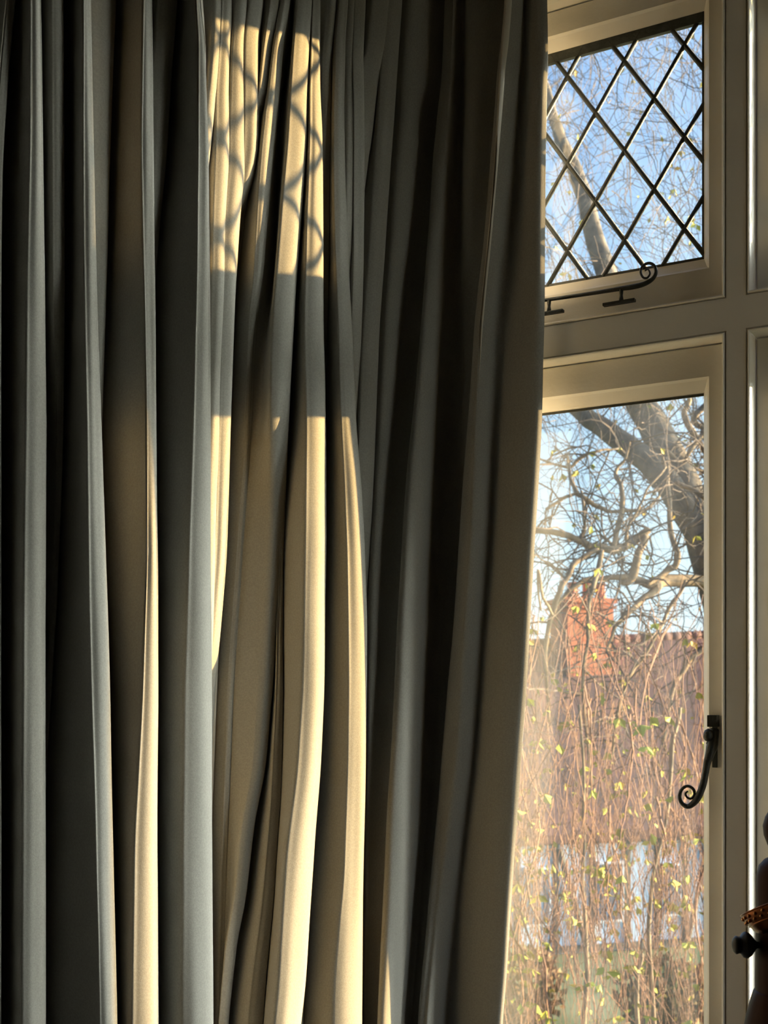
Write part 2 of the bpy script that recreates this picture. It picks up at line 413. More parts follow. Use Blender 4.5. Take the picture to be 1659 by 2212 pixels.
# black iron monkey-tail fastener on the casement
def lpt(u, v, d): s, z = px(u, v, d); return Vector((s, N0+d, z))
fs_ = empty('casement_fastener'); fs_.parent = wins[0]; fs_['label'] = 'black wrought iron fastener with a curled tail'
def plate(name, u0, u1, v0, v1, d0, d1, parent, bevel=0.001):
    a, b = px(u0, v1, d0), px(u1, v0, d0)
    return box(name, a[0], b[0], N0+d0, N0+d1, a[1], b[1], 'iron', parent, bevel)
plate('hook_plate', 1527, 1548, 1545, 1570, CF-0.022, CF, fs_)
plate('back_plate', 1538, 1549, 1566, 1658, CF-0.005, CF, fs_)
v, f = lathe_vf([(0.001, -0.011), (0.006, -0.009), (0.0085, -0.003), (0.008, 0.003), (0.006, 0.008), (0.001, 0.011)], 16)
kp = lpt(1530, 1588, CF-0.022)
mesh_obj('pivot_boss', [q+kp for q in v], f, 'iron', fs_, True)
lev = [(1543, 1575, 8, .012), (1541, 1595, 9, .016), (1538, 1612, 10, .02), (1533, 1630, 8, .024), (1527, 1650, 6.5, .026), (1523.5, 1672, 6, .028), (1518, 1697, 6.2, .03), (1508, 1722, 6.2, .03), (1497, 1736, 5.6, .03),
       (1485, 1742, 4.6, .03), (1473, 1735, 3.8, .03), (1468, 1720, 3.4, .03), (1473, 1705, 3.0, .03), (1485, 1698, 2.8, .03), (1497, 1704, 2.6, .03), (1500, 1716, 2.4, .03), (1493, 1725, 2.2, .03), (1484, 1722, 2.0, .03), (1481, 1714, 1.8, .03), (1486, 1709, 1.6, .03)]
lv = smoothpath(lev, 5)
pts = [lpt(u, v, CF-d) for u, v, r, d in lv]
mesh_obj('tail_lever', *tube_vf(pts, [r*0.00095 for *_, r, d in lv], 10), 'iron', fs_, True)
for k, (u, v, r) in enumerate(((1531, 1606, 6), (1534, 1618, 5.5))):
    c = lpt(u, v, CF-0.02); vv, ff = lathe_vf([(0.0005, -r*.00078), (r*.0006, -r*.0005), (r*.00078, 0), (r*.0006, r*.0005), (0.0005, r*.00078)], 12)
    mesh_obj('collar', [q+c for q in vv], ff, 'iron', fs_, True)

# black iron stay on the leaded light
st = empty('casement_stay'); st.parent = wins[1]; st['label'] = 'black iron casement stay with a scrolled end on two pins'
sp = [(1085, 659, 4, 0), (1130, 654, 4, 0), (1180, 648, 4, 0), (1230, 641, 4, 0), (1290, 632, 4.2, 0), (1341, 623.5, 4.8, 0), (1365, 620, 5.6, 0), (1390, 614, 5.2, 0), (1409, 603, 4.6, 0), (1417, 588, 4.0, 0), (1413, 574, 3.5, 0), (1402, 568.5, 3.2, 0), (1389, 574, 3.0, 0), (1384, 587, 2.8, 0),
      (1389, 599, 2.5, 0), (1398, 600, 2.3, 0), (1404, 591, 2.1, 0), (1400, 582, 1.9, 0), (1393, 585, 1.7, 0)]
SD = CF-0.016
sv = smoothpath(sp, 5)
mesh_obj('stay_bar', *tube_vf([lpt(u, v, SD) for u, v, *_ in sv], [r*0.0008 for _, _, r, _ in sv], 10), 'iron', st, True)
for (u, v0, v1, ua, va, ub, vb) in ((1342, 625, 652, 1303, 659, 1372, 648), (1186, 650, 675, 1150, 682, 1217, 671)):
    mesh_obj('pin', *tube_vf([lpt(u, v0, SD), lpt(u, (v0+v1)/2, SD), lpt(u, v1, SD)], [0.0038, 0.0028, 0.0045], 10), 'iron', st, True)
    a, b = lpt(ua, va, SD), lpt(ub, vb, SD)
    zz = (a.z+b.z)/2
    box('pin_plate', a.x, b.x, N0+SD-0.005, N0+SD+0.006, zz-0.0025, zz+0.0025, 'iron', st, 0.001)

# ------------------------------------------------------------------ the curtain
def base_left(u):  return (2.136)/(1-0.74*(u-CX)/F)
def base_right(u): return (2.11+0.2858*0.5576)/(1+0.5576*(u-CX)/F)
def base(u):
    a, b = base_left(u), base_right(u)          # valley-shaped corner: take the smaller, rounded
    k = 0.02
    h = max(k-abs(a-b), 0)/k
    return min(a, b)-h*h*k*0.25
# each fold: (right edge u(v), crest width in px, crest offset q, valley offset p[, valley u])
T = lambda *a: [(a[i], a[i+1]) for i in range(0, len(a), 2)]
LF = [
 (-420, 40, -.035, .035), (-330, 40, -.035, .035), (-245, 40, -.035, .035), (-160, 40, -.035, .035), (-75, 36, -.03, .035),
 (T(0,34, 150,20, 350,6, 600,3), 14, -.015, .04),
 (T(0,88, 300,93, 600,97, 900,100, 1200,99, 2212,100), T(0,16, 300,20, 600,28, 900,32, 1500,35, 2212,38), -.045, .03),
 (T(0,137, 300,139, 600,140, 800,139, 1000,135, 1300,124, 1600,104, 1900,88), T(0,18, 600,18, 1000,10, 1600,8), T(0,-.02, 600,-.015, 900,.0, 1200,.02, 1600,.03), .05),
 (T(0,197, 400,205, 700,211, 900,219, 1100,226, 1300,232, 1600,240, 1900,246, 2212,254), T(0,13, 400,18, 700,20, 1000,25, 1300,29, 2212,30), T(0,-.042, 600,-.048, 900,-.072), .02),
 (T(0,251, 200,243, 400,236, 700,228, 950,220, 1300,214, 2212,228), T(0,46, 700,30, 950,18), T(0,-.012, 700,-.005, 1100,.02), .045),
 (T(0,328, 300,332, 600,335, 900,338, 1200,341, 1500,342, 1800,340, 2212,343), T(0,14, 300,20, 900,17, 1200,18, 1500,26, 1800,36, 2212,42), T(0,-.046, 900,-.052, 1150,-.064, 1400,-.078), .03),
 (T(0,384, 150,372, 350,360, 480,346, 700,328, 2212,322), 28, T(0,-.012, 400,-.005, 700,.02), .05),
 (T(0,433, 90,443, 200,448, 325,452, 600,453, 900,455, 1200,456, 1500,458, 1800,459, 2212,462), T(0,8, 300,18, 600,22, 900,28, 1200,36, 1500,44, 2212,50), -.062, .035),
 (T(0,483, 80,480, 120,477, 200,469, 300,458, 350,452, 500,442, 2212,438), 16, T(0,.0, 350,.0, 500,.02), .022),
 (T(0,500, 80,500, 200,497, 300,500, 450,494, 600,491, 700,487, 930,479, 1200,470, 1400,459, 1600,450, 2212,443), T(0,14, 300,24, 900,22), T(0,.0, 1300,.0, 1500,.06), T(0,.02, 1500,.07)),
 (T(0,535, 120,531, 350,533, 450,520, 600,511, 700,507, 930,499, 1200,490, 1400,474, 1500,462, 1700,450, 2212,446), T(0,18, 300,26, 900,18), T(0,-.002, 1300,.005, 1500,.07), T(0,.02, 500,.035, 700,.07, 900,.095)),
 (T(0,570, 80,560, 300,560, 350,558, 400,546, 450,526, 500,508, 700,498, 2212,438), 22, T(0,-.005, 350,.0, 500,.04, 900,.085), T(0,.02, 500,.055, 900,.095)),
 (T(0,607, 80,595, 120,590, 200,582, 240,570, 300,556, 400,540, 700,496, 2212,436), 16, T(0,-.008, 200,.0, 350,.03, 500,.055, 900,.09), T(0,.03, 500,.06, 900,.098)),
 (T(0,629, 80,616, 120,612, 200,605, 300,594, 450,582, 600,572, 700,556, 900,545, 1200,524, 1500,504, 2212,478), T(0,14, 300,20, 600,18, 900,10), T(0,-.012, 300,-.005, 600,.004, 750,.034, 1000,.068, 1182,.076, 1500,.078), T(0,.045, 600,.045, 750,.040, 900,.058, 1200,.070, 1500,.076), T(0,634, 110,628, 240,606, 434,600, 600,595, 700,578, 900,562, 1200,538, 1500,515, 2212,484)),
 (T(0,675, 80,670, 120,668, 300,664, 434,656, 555,646, 627,640, 700,636, 850,628, 1000,620, 1150,612, 1300,602, 1450,592, 1667,574, 1771,551, 1952,531, 2020,514, 2178,497, 2400,480), T(0,22, 110,24, 434,32, 700,32, 850,30, 1000,26, 1182,24, 1500,24, 1800,20, 2212,14), T(0,-.03, 700,-.022, 850,-.012, 950,.004, 1050,.024, 1182,.036, 1500,.042, 2000,.042), T(0,.012, 600,.03, 900,.07, 1200,.085)),
 (T(0,679, 700,634, 1200,612, 1400,610, 1500,612, 1726,608, 1952,594, 2133,576, 2212,570), T(0,8, 1400,8, 1700,16, 2212,26), T(0,.02, 700,.035, 1300,.045, 1700,.034, 2000,.03), T(0,.02, 700,.04, 1600,.03, 2000,.012)),
 (T(0,693, 110,692, 193,693, 289,697, 434,699, 700,700, 917,704, 1182,705, 1500,702, 1681,692, 1816,680, 1952,671, 2133,660, 2212,651, 2500,630), T(0,12, 110,14, 300,20, 500,26, 700,30, 920,30, 1327,34, 1658,36, 1839,42, 2212,42), T(0,-.018, 500,-.03, 2212,-.035), T(0,.01, 500,.025)),
 (T(0,728, 80,721, 120,717, 240,716, 340,715, 450,713, 600,712, 800,706, 1000,698, 2212,655), 14, T(0,-.008, 600,.005, 900,.03), .025),
 (T(0,753, 80,747, 240,744, 386,746, 579,754, 700,761, 917,770, 1062,781, 1182,788, 1327,793, 1500,794, 1636,792, 1816,787, 1952,784, 2212,784), T(0,14, 240,16, 579,20, 700,22, 920,24, 1086,27, 1327,30, 1907,32, 2110,46, 2212,47), T(0,-.014, 700,-.034, 1200,-.046), T(0,.015, 700,.025)),
 (T(0,772, 120,769, 300,767, 450,764, 600,758, 750,752, 2212,750), 12, T(0,.005, 500,.015, 700,.035), .04),
 (T(0,790, 120,785, 240,788, 386,788, 579,786, 700,782, 845,777, 1000,770, 1200,768, 2212,764), 16, T(0,.0, 500,.01, 700,.02, 1000,.045), .04),
 (T(0,845, 97,836, 169,819, 289,805, 386,791, 500,778, 2212,762), 28, T(0,-.008, 350,.012, 500,.035), .04),
 (T(0,870, 97,863, 193,856, 337,846, 482,836, 627,827, 700,821, 917,812, 1086,805, 1254,797, 1400,786, 2212,776), 24, T(0,-.005, 500,.012, 900,.022, 1400,.04), .05),
]
def row_points(z):
    """plan control points (x, y) of the curtain at height z"""
    tape = EYE+1.116
    amp = 1.0
    if z > tape: amp = 0.80
    elif z > tape-0.03: amp = 0.80+0.28*(tape-z)/0.03
    elif z > tape-0.10: amp = 1.08-0.08*(tape-0.03-z)/0.07
    out = []
    def solve(fu, fq, extra=lambda v, Y: 0.0):
        Y = 2.0
        for _ in range(4):
            v = HOR-(z-EYE)*F/Y; u = fu(v); Y = base(u)+fq(v)*amp+extra(v, Y)
        return (u-CX)/F*Y, Y
    g = lerp_tab
    for k, fo in enumerate(LF):
        R, w, q, p = fo[:4]
        vu = fo[4] if len(fo) > 4 else None
        uR = lambda v: g(R, v); uC = lambda v: g(R, v)-g(w, v)
        fq = lambda v: g(q, v); fp = lambda v: g(p, v)
        def nose(th):
            sn, cs = math.sin(math.radians(th)), math.cos(math.radians(th))
            Y = 2.0
            for _ in range(4):
                v = HOR-(z-EYE)*F/Y; w_ = g(w, v); u = uC(v)+w_*sn
                Y = 0.45*base(uR(v))+0.55*base(u)+fq(v)*amp+w_*(1-cs)*Y/F
            return (u-CX)/F*Y, Y
        for th in (-38, -12, 14, 40, 64, 88): out.append(nose(th))
        if vu is None:
            out.append(solve(lambda v: uR(v)-3, lambda v: 0.35*fq(v)+0.65*max(fp(v), fq(v)+0.01), lambda v, Y: 0.5*g(w, v)*Y/F))
            out.append(solve(lambda v: uR(v)-5, lambda v: max(fp(v), fq(v)+.015), lambda v, Y: 0.5*g(w, v)*Y/F))
        else:
            out.append(solve(lambda v: g(vu, v), fp))
    # corner, then the folds in front of the window (left silhouettes)
    t = T
    def add(u, q): out.append(solve(lambda v: g(u, v), lambda v: g(q, v)))
    add(t(0,888, 700,838, 1254,806, 1500,798, 2212,786), t(0,.02, 900,.03))
    add(t(0,925, 300,905, 700,872, 1182,838, 1500,822, 2212,795), t(0,.012, 600,.04))
    l17 = t(0,961, 169,954, 217,948, 337,937, 482,928, 675,911, 845,897, 989,882, 1182,868, 1327,860, 1500,852, 1771,836, 1997,825, 2212,814)
    sh = lambda tab, d: [(a, b+d) for a, b in tab]
    add(sh(l17, 6), .025); add(sh(l17, 1), .0); add(l17, -.016); add(sh(l17, 5), -.026)
    add(sh(l17, 18), -.033); add(t(0,982, 193,976, 450,957, 700,945, 1182,905, 1500,888, 2212,850), -.027)
    add(t(0,996, 193,990, 450,978, 700,972, 1182,938, 1500,915, 2212,876), t(0,.012, 600,.012))
    add(t(0,1003, 160,1003, 300,1000, 700,988, 1182,955, 1500,930, 2212,884), t(0,.012, 700,.022))
    add(t(0,1009, 160,1009, 300,1006, 700,1000, 1182,968, 1500,942, 2212,888), t(0,-.012, 400,-.005, 700,.022))
    add(t(0,1040, 300,1030, 700,1012, 1182,980, 1500,955, 2212,894), t(0,-.018, 400,-.008, 700,.024))
    l19 = t(0,1090, 97,1082, 145,1075, 241,1068, 386,1056, 530,1044, 627,1033, 700,1026, 893,1012, 1038,1000, 1182,991, 1375,978, 1500,966, 1726,947, 1952,925, 2212,902)
    add(sh(l19, 5), .015); add(sh(l19, 1), -.005); add(l19, -.022); add(sh(l19, 5), -.032); add(sh(l19, 14), -.037)
    b19 = t(0,1108, 145,1096, 386,1082, 700,1052, 940,1042, 1182,1033, 1470,1013, 1636,1001, 1952,965, 2178,942, 2500,915)
    add(sh(b19, -16), -.043); add(sh(b19, 2), t(0,-.030, 600,-.026)); add(sh(b19, 21), t(0,-.008, 600,.004))
    add(t(0,1136, 150,1132, 300,1124, 600,1110, 900,1094, 1200,1080, 1700,1040, 2212,985), t(0,.012, 500,.012, 800,-.002, 1000,-.006))
    add(t(0,1150, 300,1148, 700,1142, 1200,1115, 1700,1078, 2212,1035), t(0,-.006, 700,-.006, 1000,-.012))
    ed = t(0,1182, 120,1184, 300,1180, 600,1177, 900,1172, 1100,1160, 1300,1148, 1500,1137, 1700,1122, 1900,1108, 2100,1095, 2212,1085, 3300,1040)
    add(sh(ed, -14), -.008); add(ed, .002)
    return out
zs = []
z = EYE+1.31
while z > 0.012:
    zs.append(z); z -= 0.010 if z > EYE+0.98 else 0.022
zs.append(0.012)
rows = []
for z in zs:
    cp = row_points(z)
    rows.append(smoothpath(cp, 6))
nc = len(rows[0])
# soften the rows vertically a little
def soften(rows):
    out = []
    for i in range(len(rows)):
        a, b, c = rows[max(i-1, 0)], rows[i], rows[min(i+1, len(rows)-1)]
        out.append([((p[0]+2*q[0]+r[0])/4, (p[1]+2*q[1]+r[1])/4) for p, q, r in zip(a, b, c)])
    return out
rows = soften(soften(rows))
def round_plan(r, n):
    for _ in range(n):
        r = [r[0]]+[((a[0]+2*b[0]+c[0])/4, (a[1]+2*b[1]+c[1])/4) for a, b, c in zip(r, r[1:], r[2:])]+[r[-1]]
    return r
rows = [round_plan(r, 5) for r in rows]
from mathutils import noise as mnoise
verts = []
for i, z in enumerate(zs):
    for j, (x, y) in enumerate(rows[i]):
        w_ = mnoise.noise(Vector((j*0.09, z*3.1, 2.0)))*0.0022 + mnoise.noise(Vector((j*0.03, z*7.0, 9.0)))*0.0012
        verts.append((x+w_*0.6, y-w_, z))
faces = [(i*nc+j, i*nc+j+1, (i+1)*nc+j+1, (i+1)*nc+j) for i in range(len(zs)-1) for j in range(nc-1)]
cur = empty('curtain', (-0.2, 1.95, 0.0))
tag(cur, 'heavy grey-beige pleated curtain hanging in deep folds beside the window', 'curtain')
face_ = mesh_obj('curtain_face', [(x+0.2, y-1.95, z) for x, y, z in verts], faces, 'fabric', cur, True)
# lining, a little behind the face cloth, turned in at the leading edge
lv_ = []
for i, z in enumerate(zs):
    r = rows[i]
    for j in range(nc):
        a, b = r[max(j-1, 0)], r[min(j+1, nc-1)]
        tx, ty = b[0]-a[0], b[1]-a[1]; l = math.hypot(tx, ty) or 1
        off = 0.0035
        lv_.append((r[j][0]-ty/l*off+0.2, r[j][1]+tx/l*off-1.95, z))
mesh_obj('lining', lv_, [tuple(reversed(q)) for q in faces], 'lining', cur, True)
# leading-edge hem joining face and lining
hv, hf = [], []
for i, z in enumerate(zs):
    k = i*nc+nc-1
    x, y, _ = verts[k]; hv += [(x+0.2, y-1.95, z), Vector(lv_[k])+Vector((0.0015, -0.0005, 0))]
for i in range(len(zs)-1): hf.append((2*i, 2*i+1, 2*i+3, 2*i+2))
mesh_obj('edge_hem', hv, hf, 'fabric', cur, True)

# ------------------------------------------------------------------ dark wooden post with copper collar (right edge)
YW = 1.60
ax = P(1712, 1900, YW)
wp = empty('wooden_post', (ax.x, YW, 0)); tag(wp, 'dark turned wooden post with beaded copper collar and black knob', 'post')
kx = YW/F
def zv(v): return EYE+(HOR-v)/F*YW
tilt = Matrix.Rotation(math.radians(-3), 3, 'Y')
def turned(name, prof, mat, parent=wp, seg=32, mx=None):
    v, f = lathe_vf(prof, seg)
    if mx is not None: v = [mx @ q for q in v]
    return mesh_obj(name, v, f, mat, parent, True)
def pr(*uv): return [(max((1712-u)*kx, 0.0005), zv(v)) for u, v in uv]
turned('finial', pr((1711, 1728), (1690, 1731), (1668, 1745), (1655, 1766), (1650, 1785), (1652, 1805), (1660, 1826), (1672, 1845), (1680, 1852)), 'wood')
turned('shaft', pr((1690, 1846), (1672, 1849), (1654, 1858), (1642, 1872), (1637, 1890), (1636, 1930), (1636, 2010), (1634, 2120), (1634, 2260), (1634, 2600), (1634, 2900), (1630, 3200), (1625, 3700)), 'wood')
turned('flared_skirt', pr((1634, 2140), (1630, 2146), (1624, 2165), (1615, 2200), (1607, 2240), (1602, 2300), (1605, 2360), (1618, 2420), (1634, 2450)), 'wood')
# collar, tilted
cm = Matrix.Translation((0, 0, zv(1962))) @ Matrix.Rotation(math.radians(-17), 4, 'Y') @ Matrix.Rotation(math.radians(-19), 4, 'X')
R1 = 106*kx
col_ = turned('copper_collar', [(R1*0.70, -0.022), (R1*0.80, -0.021), (R1*0.88, -0.013), (R1*0.97, 0.0), (R1*1.02, 0.009), (R1*1.0, 0.0115), (R1*0.85, 0.0125), (R1*0.70, 0.0125)], 'copper', mx=cm, seg=48)
for rr, zz in ((R1*1.02, 0.0105), (R1*0.93, -0.006)):
    v, f = tube_vf([cm @ Vector((rr*math.cos(a), rr*math.sin(a), zz)) for a in [2*math.pi*k/48 for k in range(49)]], 0.0012, 6, cap=False)
    mesh_obj('collar_rim', v, f, 'copper', col_, True)
bv, bf = lathe_vf([(0.0003, -0.0028), (0.0022, -0.0016), (0.0028, 0), (0.0022, 0.0016), (0.0003, 0.0028)], 8)
bme = bpy.data.meshes.new('bead'); bme.from_pydata([tuple(q) for q in bv], [], bf); bme.materials.append(M['bead'])
bme.polygons.foreach_set('use_smooth', [True]*len(bme.polygons))
for k in range(60):
    a = 2*math.pi*k/60
    row = k % 2
    rr = R1*(1.005 if row else 0.975); zz = 0.0055 if row else -0.0005
    b_ = bpy.data.objects.new('bead', bme); COL.objects.link(b_); b_.parent = col_
    b_.location = cm @ Vector((rr*math.cos(a), rr*math.sin(a), zz))
# black turned knob sticking out to the left
km = Matrix.Translation((0, -0.004, zv(2040))) @ Matrix.Rotation(math.radians(-90), 4, 'Y')
kp_ = [(u, r) for u, r in ((1640, 7), (1632, 8), (1626, 15), (1619, 24), (1611, 29), (1604, 27), (1598, 19), (1594, 18), (1588, 20), (1583, 15), (1580, 6), (1579.5, 0.6))]
knob = turned('black_knob', [(r*kx, (1712-u)*kx) for u, r in kp_], 'ebony', mx=km, seg=20)
v, f = tube_vf([km @ Vector((0, 0, (1712-1640)*kx)), km @ Vector((0, 0, (1712-1626)*kx))], 0.004, 10); mesh_obj('knob_stem', v, f, 'ebony', knob, True)

# ------------------------------------------------------------------ outside: ground, house, trees
GZ = -3.9
gv, gf = [], []
g_ = mesh_obj('ground', [(-90, 4.0, GZ), (120, -40, GZ), (120, 160, GZ), (-90, 160, GZ)], [(0, 1, 2, 3)], 'grass'); tag(g_, 'green garden lawn far below the window', kind='structure')

HY = 25.0
hp = P(1330, 1508, HY)
house = empty('neighbour_house', (hp.x, HY+2, GZ), math.radians(17)); tag(house, 'neighbouring house with red-brown tiled roof and orange chimney behind the branches', 'house')
def hb(name, u0, u1, v0, v1, Y0, Y1, mat, parent=house):
    x0, x1 = (u0-CX)/F*Y0, (u1-CX)/F*Y0; z1, z0 = EYE+(HOR-v0)/F*Y0, EYE+(HOR-v1)/F*Y0
    o = box(name, x0-house.location.x, x1-house.location.x, Y0-house.location.y, Y1-house.location.y, z0-GZ, z1-GZ, mat, None)
    o.parent = parent; return o
def hpt(u, v, Y): q = P(u, v, Y); return (q.x-house.location.x, q.y-house.location.y, q.z-GZ)
rx0, rx1 = 1010, 1900
ridgeY, eaveY = HY+5.5, HY
rid_a, rid_b = hpt(1030, 1404, ridgeY), hpt(rx1, 1352, ridgeY)
eav_a, eav_b = hpt(990, 1800, eaveY), hpt(rx1, 1786, eaveY)
th = 0.18
rv = [rid_a, rid_b, eav_b, eav_a]; rv2 = [(x, y, zz-th) for x, y, zz in rv]
back_a, back_b = (rid_a[0], rid_a[1]+5.5, eav_a[2]), (rid_b[0], rid_b[1]+5.5, eav_b[2])
roof = fix_normals(mesh_obj('roof', rv+rv2+[back_a, back_b, (back_a[0], back_a[1], back_a[2]-th), (back_b[0], back_b[1], back_b[2]-th)],
         [(0,1,2,3), (3,2,6,7), (0,3,7,4), (1,5,6,2), (0,8,9,1), (8,10,11,9), (4,7,6,5), (4,5,11,10), (0,4,10,8), (1,9,11,5)], 'tile', house))
# ridge tiles along the top
for k in range(34):
    t0, t1 = k/34, (k+0.96)/34
    a = Vector(rid_a).lerp(Vector(rid_b), t0); b = Vector(rid_a).lerp(Vector(rid_b), t1)
    mesh_obj('ridge_tile', *tube_vf([a, b], 0.13, 8), 'tile', roof, True)
hb('wall', 1010, 1880, 1795, 2085, HY+0.35, HY+10, 'render')
hb('plinth', 1005, 1885, 2085, 2075+140, HY+0.3, HY+10.05, 'brick')
for v0, v1 in ((1806, 1820), (2036, 2050), (2072, 2086)): hb('timber_rail', 1010, 1880, v0, v1, HY+0.28, HY+0.36, 'timber')
for u in (1040, 1130, 1215, 1300, 1372, 1440, 1505, 1580, 1660): hb('timber_stud', u, u+11, 1806, 2050, HY+0.27, HY+0.36, 'timber')
for (ua, va, ub, vb) in ((1308, 2150, 1368, 2052), (1308, 2052, 1368, 2150), (1450, 2040, 1500, 1830), (1140, 1830, 1205, 2040)):
    mesh_obj('timber_brace', *tube_vf([hpt(ua, va, HY+0.24), hpt(ub, vb, HY+0.24)], 0.07, 4), 'timber', house)
for u0, u1, v0, v1 in ((1232, 1292, 1860, 1990), (1386, 1432, 1870, 1985), (1060, 1120, 1865, 1990)):
    fr_ = hb('window', u0, u1, v0, v1, HY+0.22, HY+0.40, 'render')
    for k in range(3):
        du = (u1-u0)/3
        p_ = hb('pane', u0+du*k+3, u0+du*(k+1)-3, v0+5, v1-5, HY+0.19, HY+0.23, 'hglass'); p_.parent = fr_
ch = hb('chimney', 1290, 1400, 1296, 1470, HY+4.4, HY+5.4, 'brick')
for v0, v1, gr in ((1290, 1300, 8), (1306, 1312, 5)):
    c_ = hb('chimney_band', 1290-gr, 1400+gr, v0, v1, HY+4.3, HY+5.5, 'brick'); c_.parent = ch
for u in (1313, 1348, 1380):
    vv, ff = lathe_vf([(0.13, 0), (0.15, 0.04), (0.12, 0.10), (0.11, 0.34), (0.14, 0.38), (0.10, 0.40)], 12)
    b0 = Vector(hpt(u, 1292, HY+4.85)); c_ = mesh_obj('chimney_pot', [q+b0 for q in vv], ff, 'brick', ch, True)

# --- willow outside the window
WY = 8.0
willow = empty('willow_tree', P(1600, 1508, WY)[:2]+(GZ,)); tag(willow, 'bare twisting willow with yellow-green leaves close outside the window', 'tree')
WO = Vector(willow.location)
def branch(name, pl, parent=willow, mat='bark', sides=8, wob=0.0, per=5):
    sp_ = smoothpath(pl, per)
    pts, rad = [], []
    for k, (u, v, Y, r) in enumerate(sp_):
        q = P(u, v, Y)-WO
        if wob: q += Vector((mnoise.noise(Vector((k*.35, u*.01, 1))), mnoise.noise(Vector((k*.35, v*.01, 5))), mnoise.noise(Vector((k*.35, u*.01, 9)))))*wob
        pts.append(q); rad.append(max(r, 0.8)*Y/F)
    return mesh_obj(name, *tube_vf(pts, rad, sides), mat, parent, True), pts
trunk, tp = branch('trunk', [(1180, 815, 8.6, 14), (1235, 868, 8.5, 18), (1275, 905, 8.4, 20), (1330, 945, 8.3, 23), (1385, 985, 8.2, 26), (1432, 1030, 8.1, 28), (1480, 1095, 8.0, 32), (1530, 1200, 7.9, 38), (1580, 1400, 7.9, 46), (1600, 1800, 8.0, 52), (1602, 2400, 8.0, 58), (1600, 3110, 8.0, 66)], sides=12, wob=.02)
limb, lp = branch('limb', [(1150, 90, 9.6, 7), (1185, 220, 9.4, 10), (1215, 310, 9.2, 14), (1258, 420, 9.0, 18), (1300, 560, 8.8, 22), (1335, 700, 8.7, 26), (1372, 850, 8.5, 30), (1418, 930, 8.4, 34), (1460, 1015, 8.2, 36), (1500, 1100, 8.0, 36), (1540, 1200, 7.9, 36)], sides=12, wob=.02)
BR = [
 [(1120,1150,7.4,5),(1165,1147,7.4,6),(1205,1151,7.4,7),(1245,1166,7.5,8),(1285,1182,7.5,9),(1330,1186,7.5,9),(1370,1166,7.6,9),(1402,1143,7.6,8)],
 [(1393,1160,7.6,8),(1378,1205,7.5,9),(1366,1248,7.5,10),(1345,1262,7.5,6)],
 [(1200,1310,7.3,3),(1228,1278,7.3,5),(1255,1257,7.4,6),(1300,1250,7.5,6),(1352,1246,7.5,7),(1410,1263,7.6,11),(1452,1252,7.7,14),(1530,1256,7.8,13),(1600,1240,7.9,14)],
 [(1425,1265,7.6,9),(1385,1300,7.5,7),(1350,1332,7.4,6),(1325,1365,7.4,4),(1310,1410,7.3,3)],
 [(1325,1184,7.5,6),(1335,1140,7.5,6),(1346,1095,7.5,6),(1343,1050,7.5,5),(1328,1022,7.6,4),(1350,990,7.6,3),(1358,950,7.6,2)],
 [(1225,985,7.8,2.5),(1232,1030,7.7,4),(1250,1068,7.6,5),(1290,1094,7.6,5),(1330,1105,7.6,4),(1395,1100,7.6,4),(1425,1072,7.7,3)],
 [(1160,988,7.9,2),(1222,1010,7.8,3),(1245,996,7.8,4),(1285,975,7.8,3),(1335,968,7.9,2)],
 [(1290,1188,7.4,6),(1245,1215,7.3,6),(1218,1260,7.2,6),(1196,1312,7.2,6),(1182,1370,7.2,5),(1180,1450,7.2,4),(1188,1560,7.2,3)],
 [(1440,990,8.0,4),(1445,1060,7.8,5),(1450,1150,7.7,6),(1462,1205,7.6,7),(1440,1235,7.6,7),(1395,1262,7.5,5)],
 [(1482,1255,7.6,4),(1440,1330,7.5,4),(1400,1405,7.4,4),(1365,1455,7.4,4),(1335,1530,7.3,4),(1320,1640,7.3,3)],
 [(1180,1100,7.6,3),(1215,1078,7.6,4),(1250,1060,7.6,3)],
 [(1255,1060,7.6,3),(1262,1110,7.5,3.5),(1260,1150,7.5,4),(1248,1172,7.5,4)],
 [(1300,1190,7.4,5),(1290,1240,7.3,6),(1272,1300,7.2,5),(1268,1380,7.2,4),(1262,1500,7.2,3.5),(1280,1700,7.2,3)],
 [(1350,1186,7.5,4),(1358,1140,7.5,4),(1380,1100,7.5,3),(1402,1050,7.6,2.5),(1440,1010,7.7,2)],
 [(1530,1390,7.7,6),(1490,1430,7.6,6),(1455,1490,7.5,5),(1430,1600,7.4,4)],
 [(1560,840,8.2,6),(1500,905,8.2,7),(1520,930,8.2,6),(1480,990,8.1,4)],
 [(1490,860,8.4,5),(1480,900,8.4,7),(1500,940,8.3,7),(1530,985,8.3,6)],
 [(1525,1020,8.2,4),(1480,1005,8.1,4),(1440,975,8.1,4),(1400,965,8.2,3)],
 [(1460,1045,7.9,5),(1500,1060,7.8,5),(1540,1090,7.8,5)],
 [(1250,1520,6.9,3.2),(1262,1700,6.9,3.2),(1258,1900,6.9,4.5),(1266,2100,6.9,5.5),(1260,2300,6.9,6)],
 [(1470,1530,6.8,4),(1452,1620,6.8,5),(1444,1750,6.8,3.5),(1412,1880,6.8,4),(1402,2050,6.8,5),(1420,2300,6.8,5)],
 [(1385,2060,6.6,4.5),(1376,2130,6.6,5),(1380,2260,6.6,5)],
 [(1170,1320,7.0,2),(1160,1230,7.0,3),(1175,1290,7.0,3),(1195,1330,7.1,3)],
]
bps = []
for b in BR:
    _, q = branch('branch', b, wob=0.012, mat='branch'); bps.append((q, b))
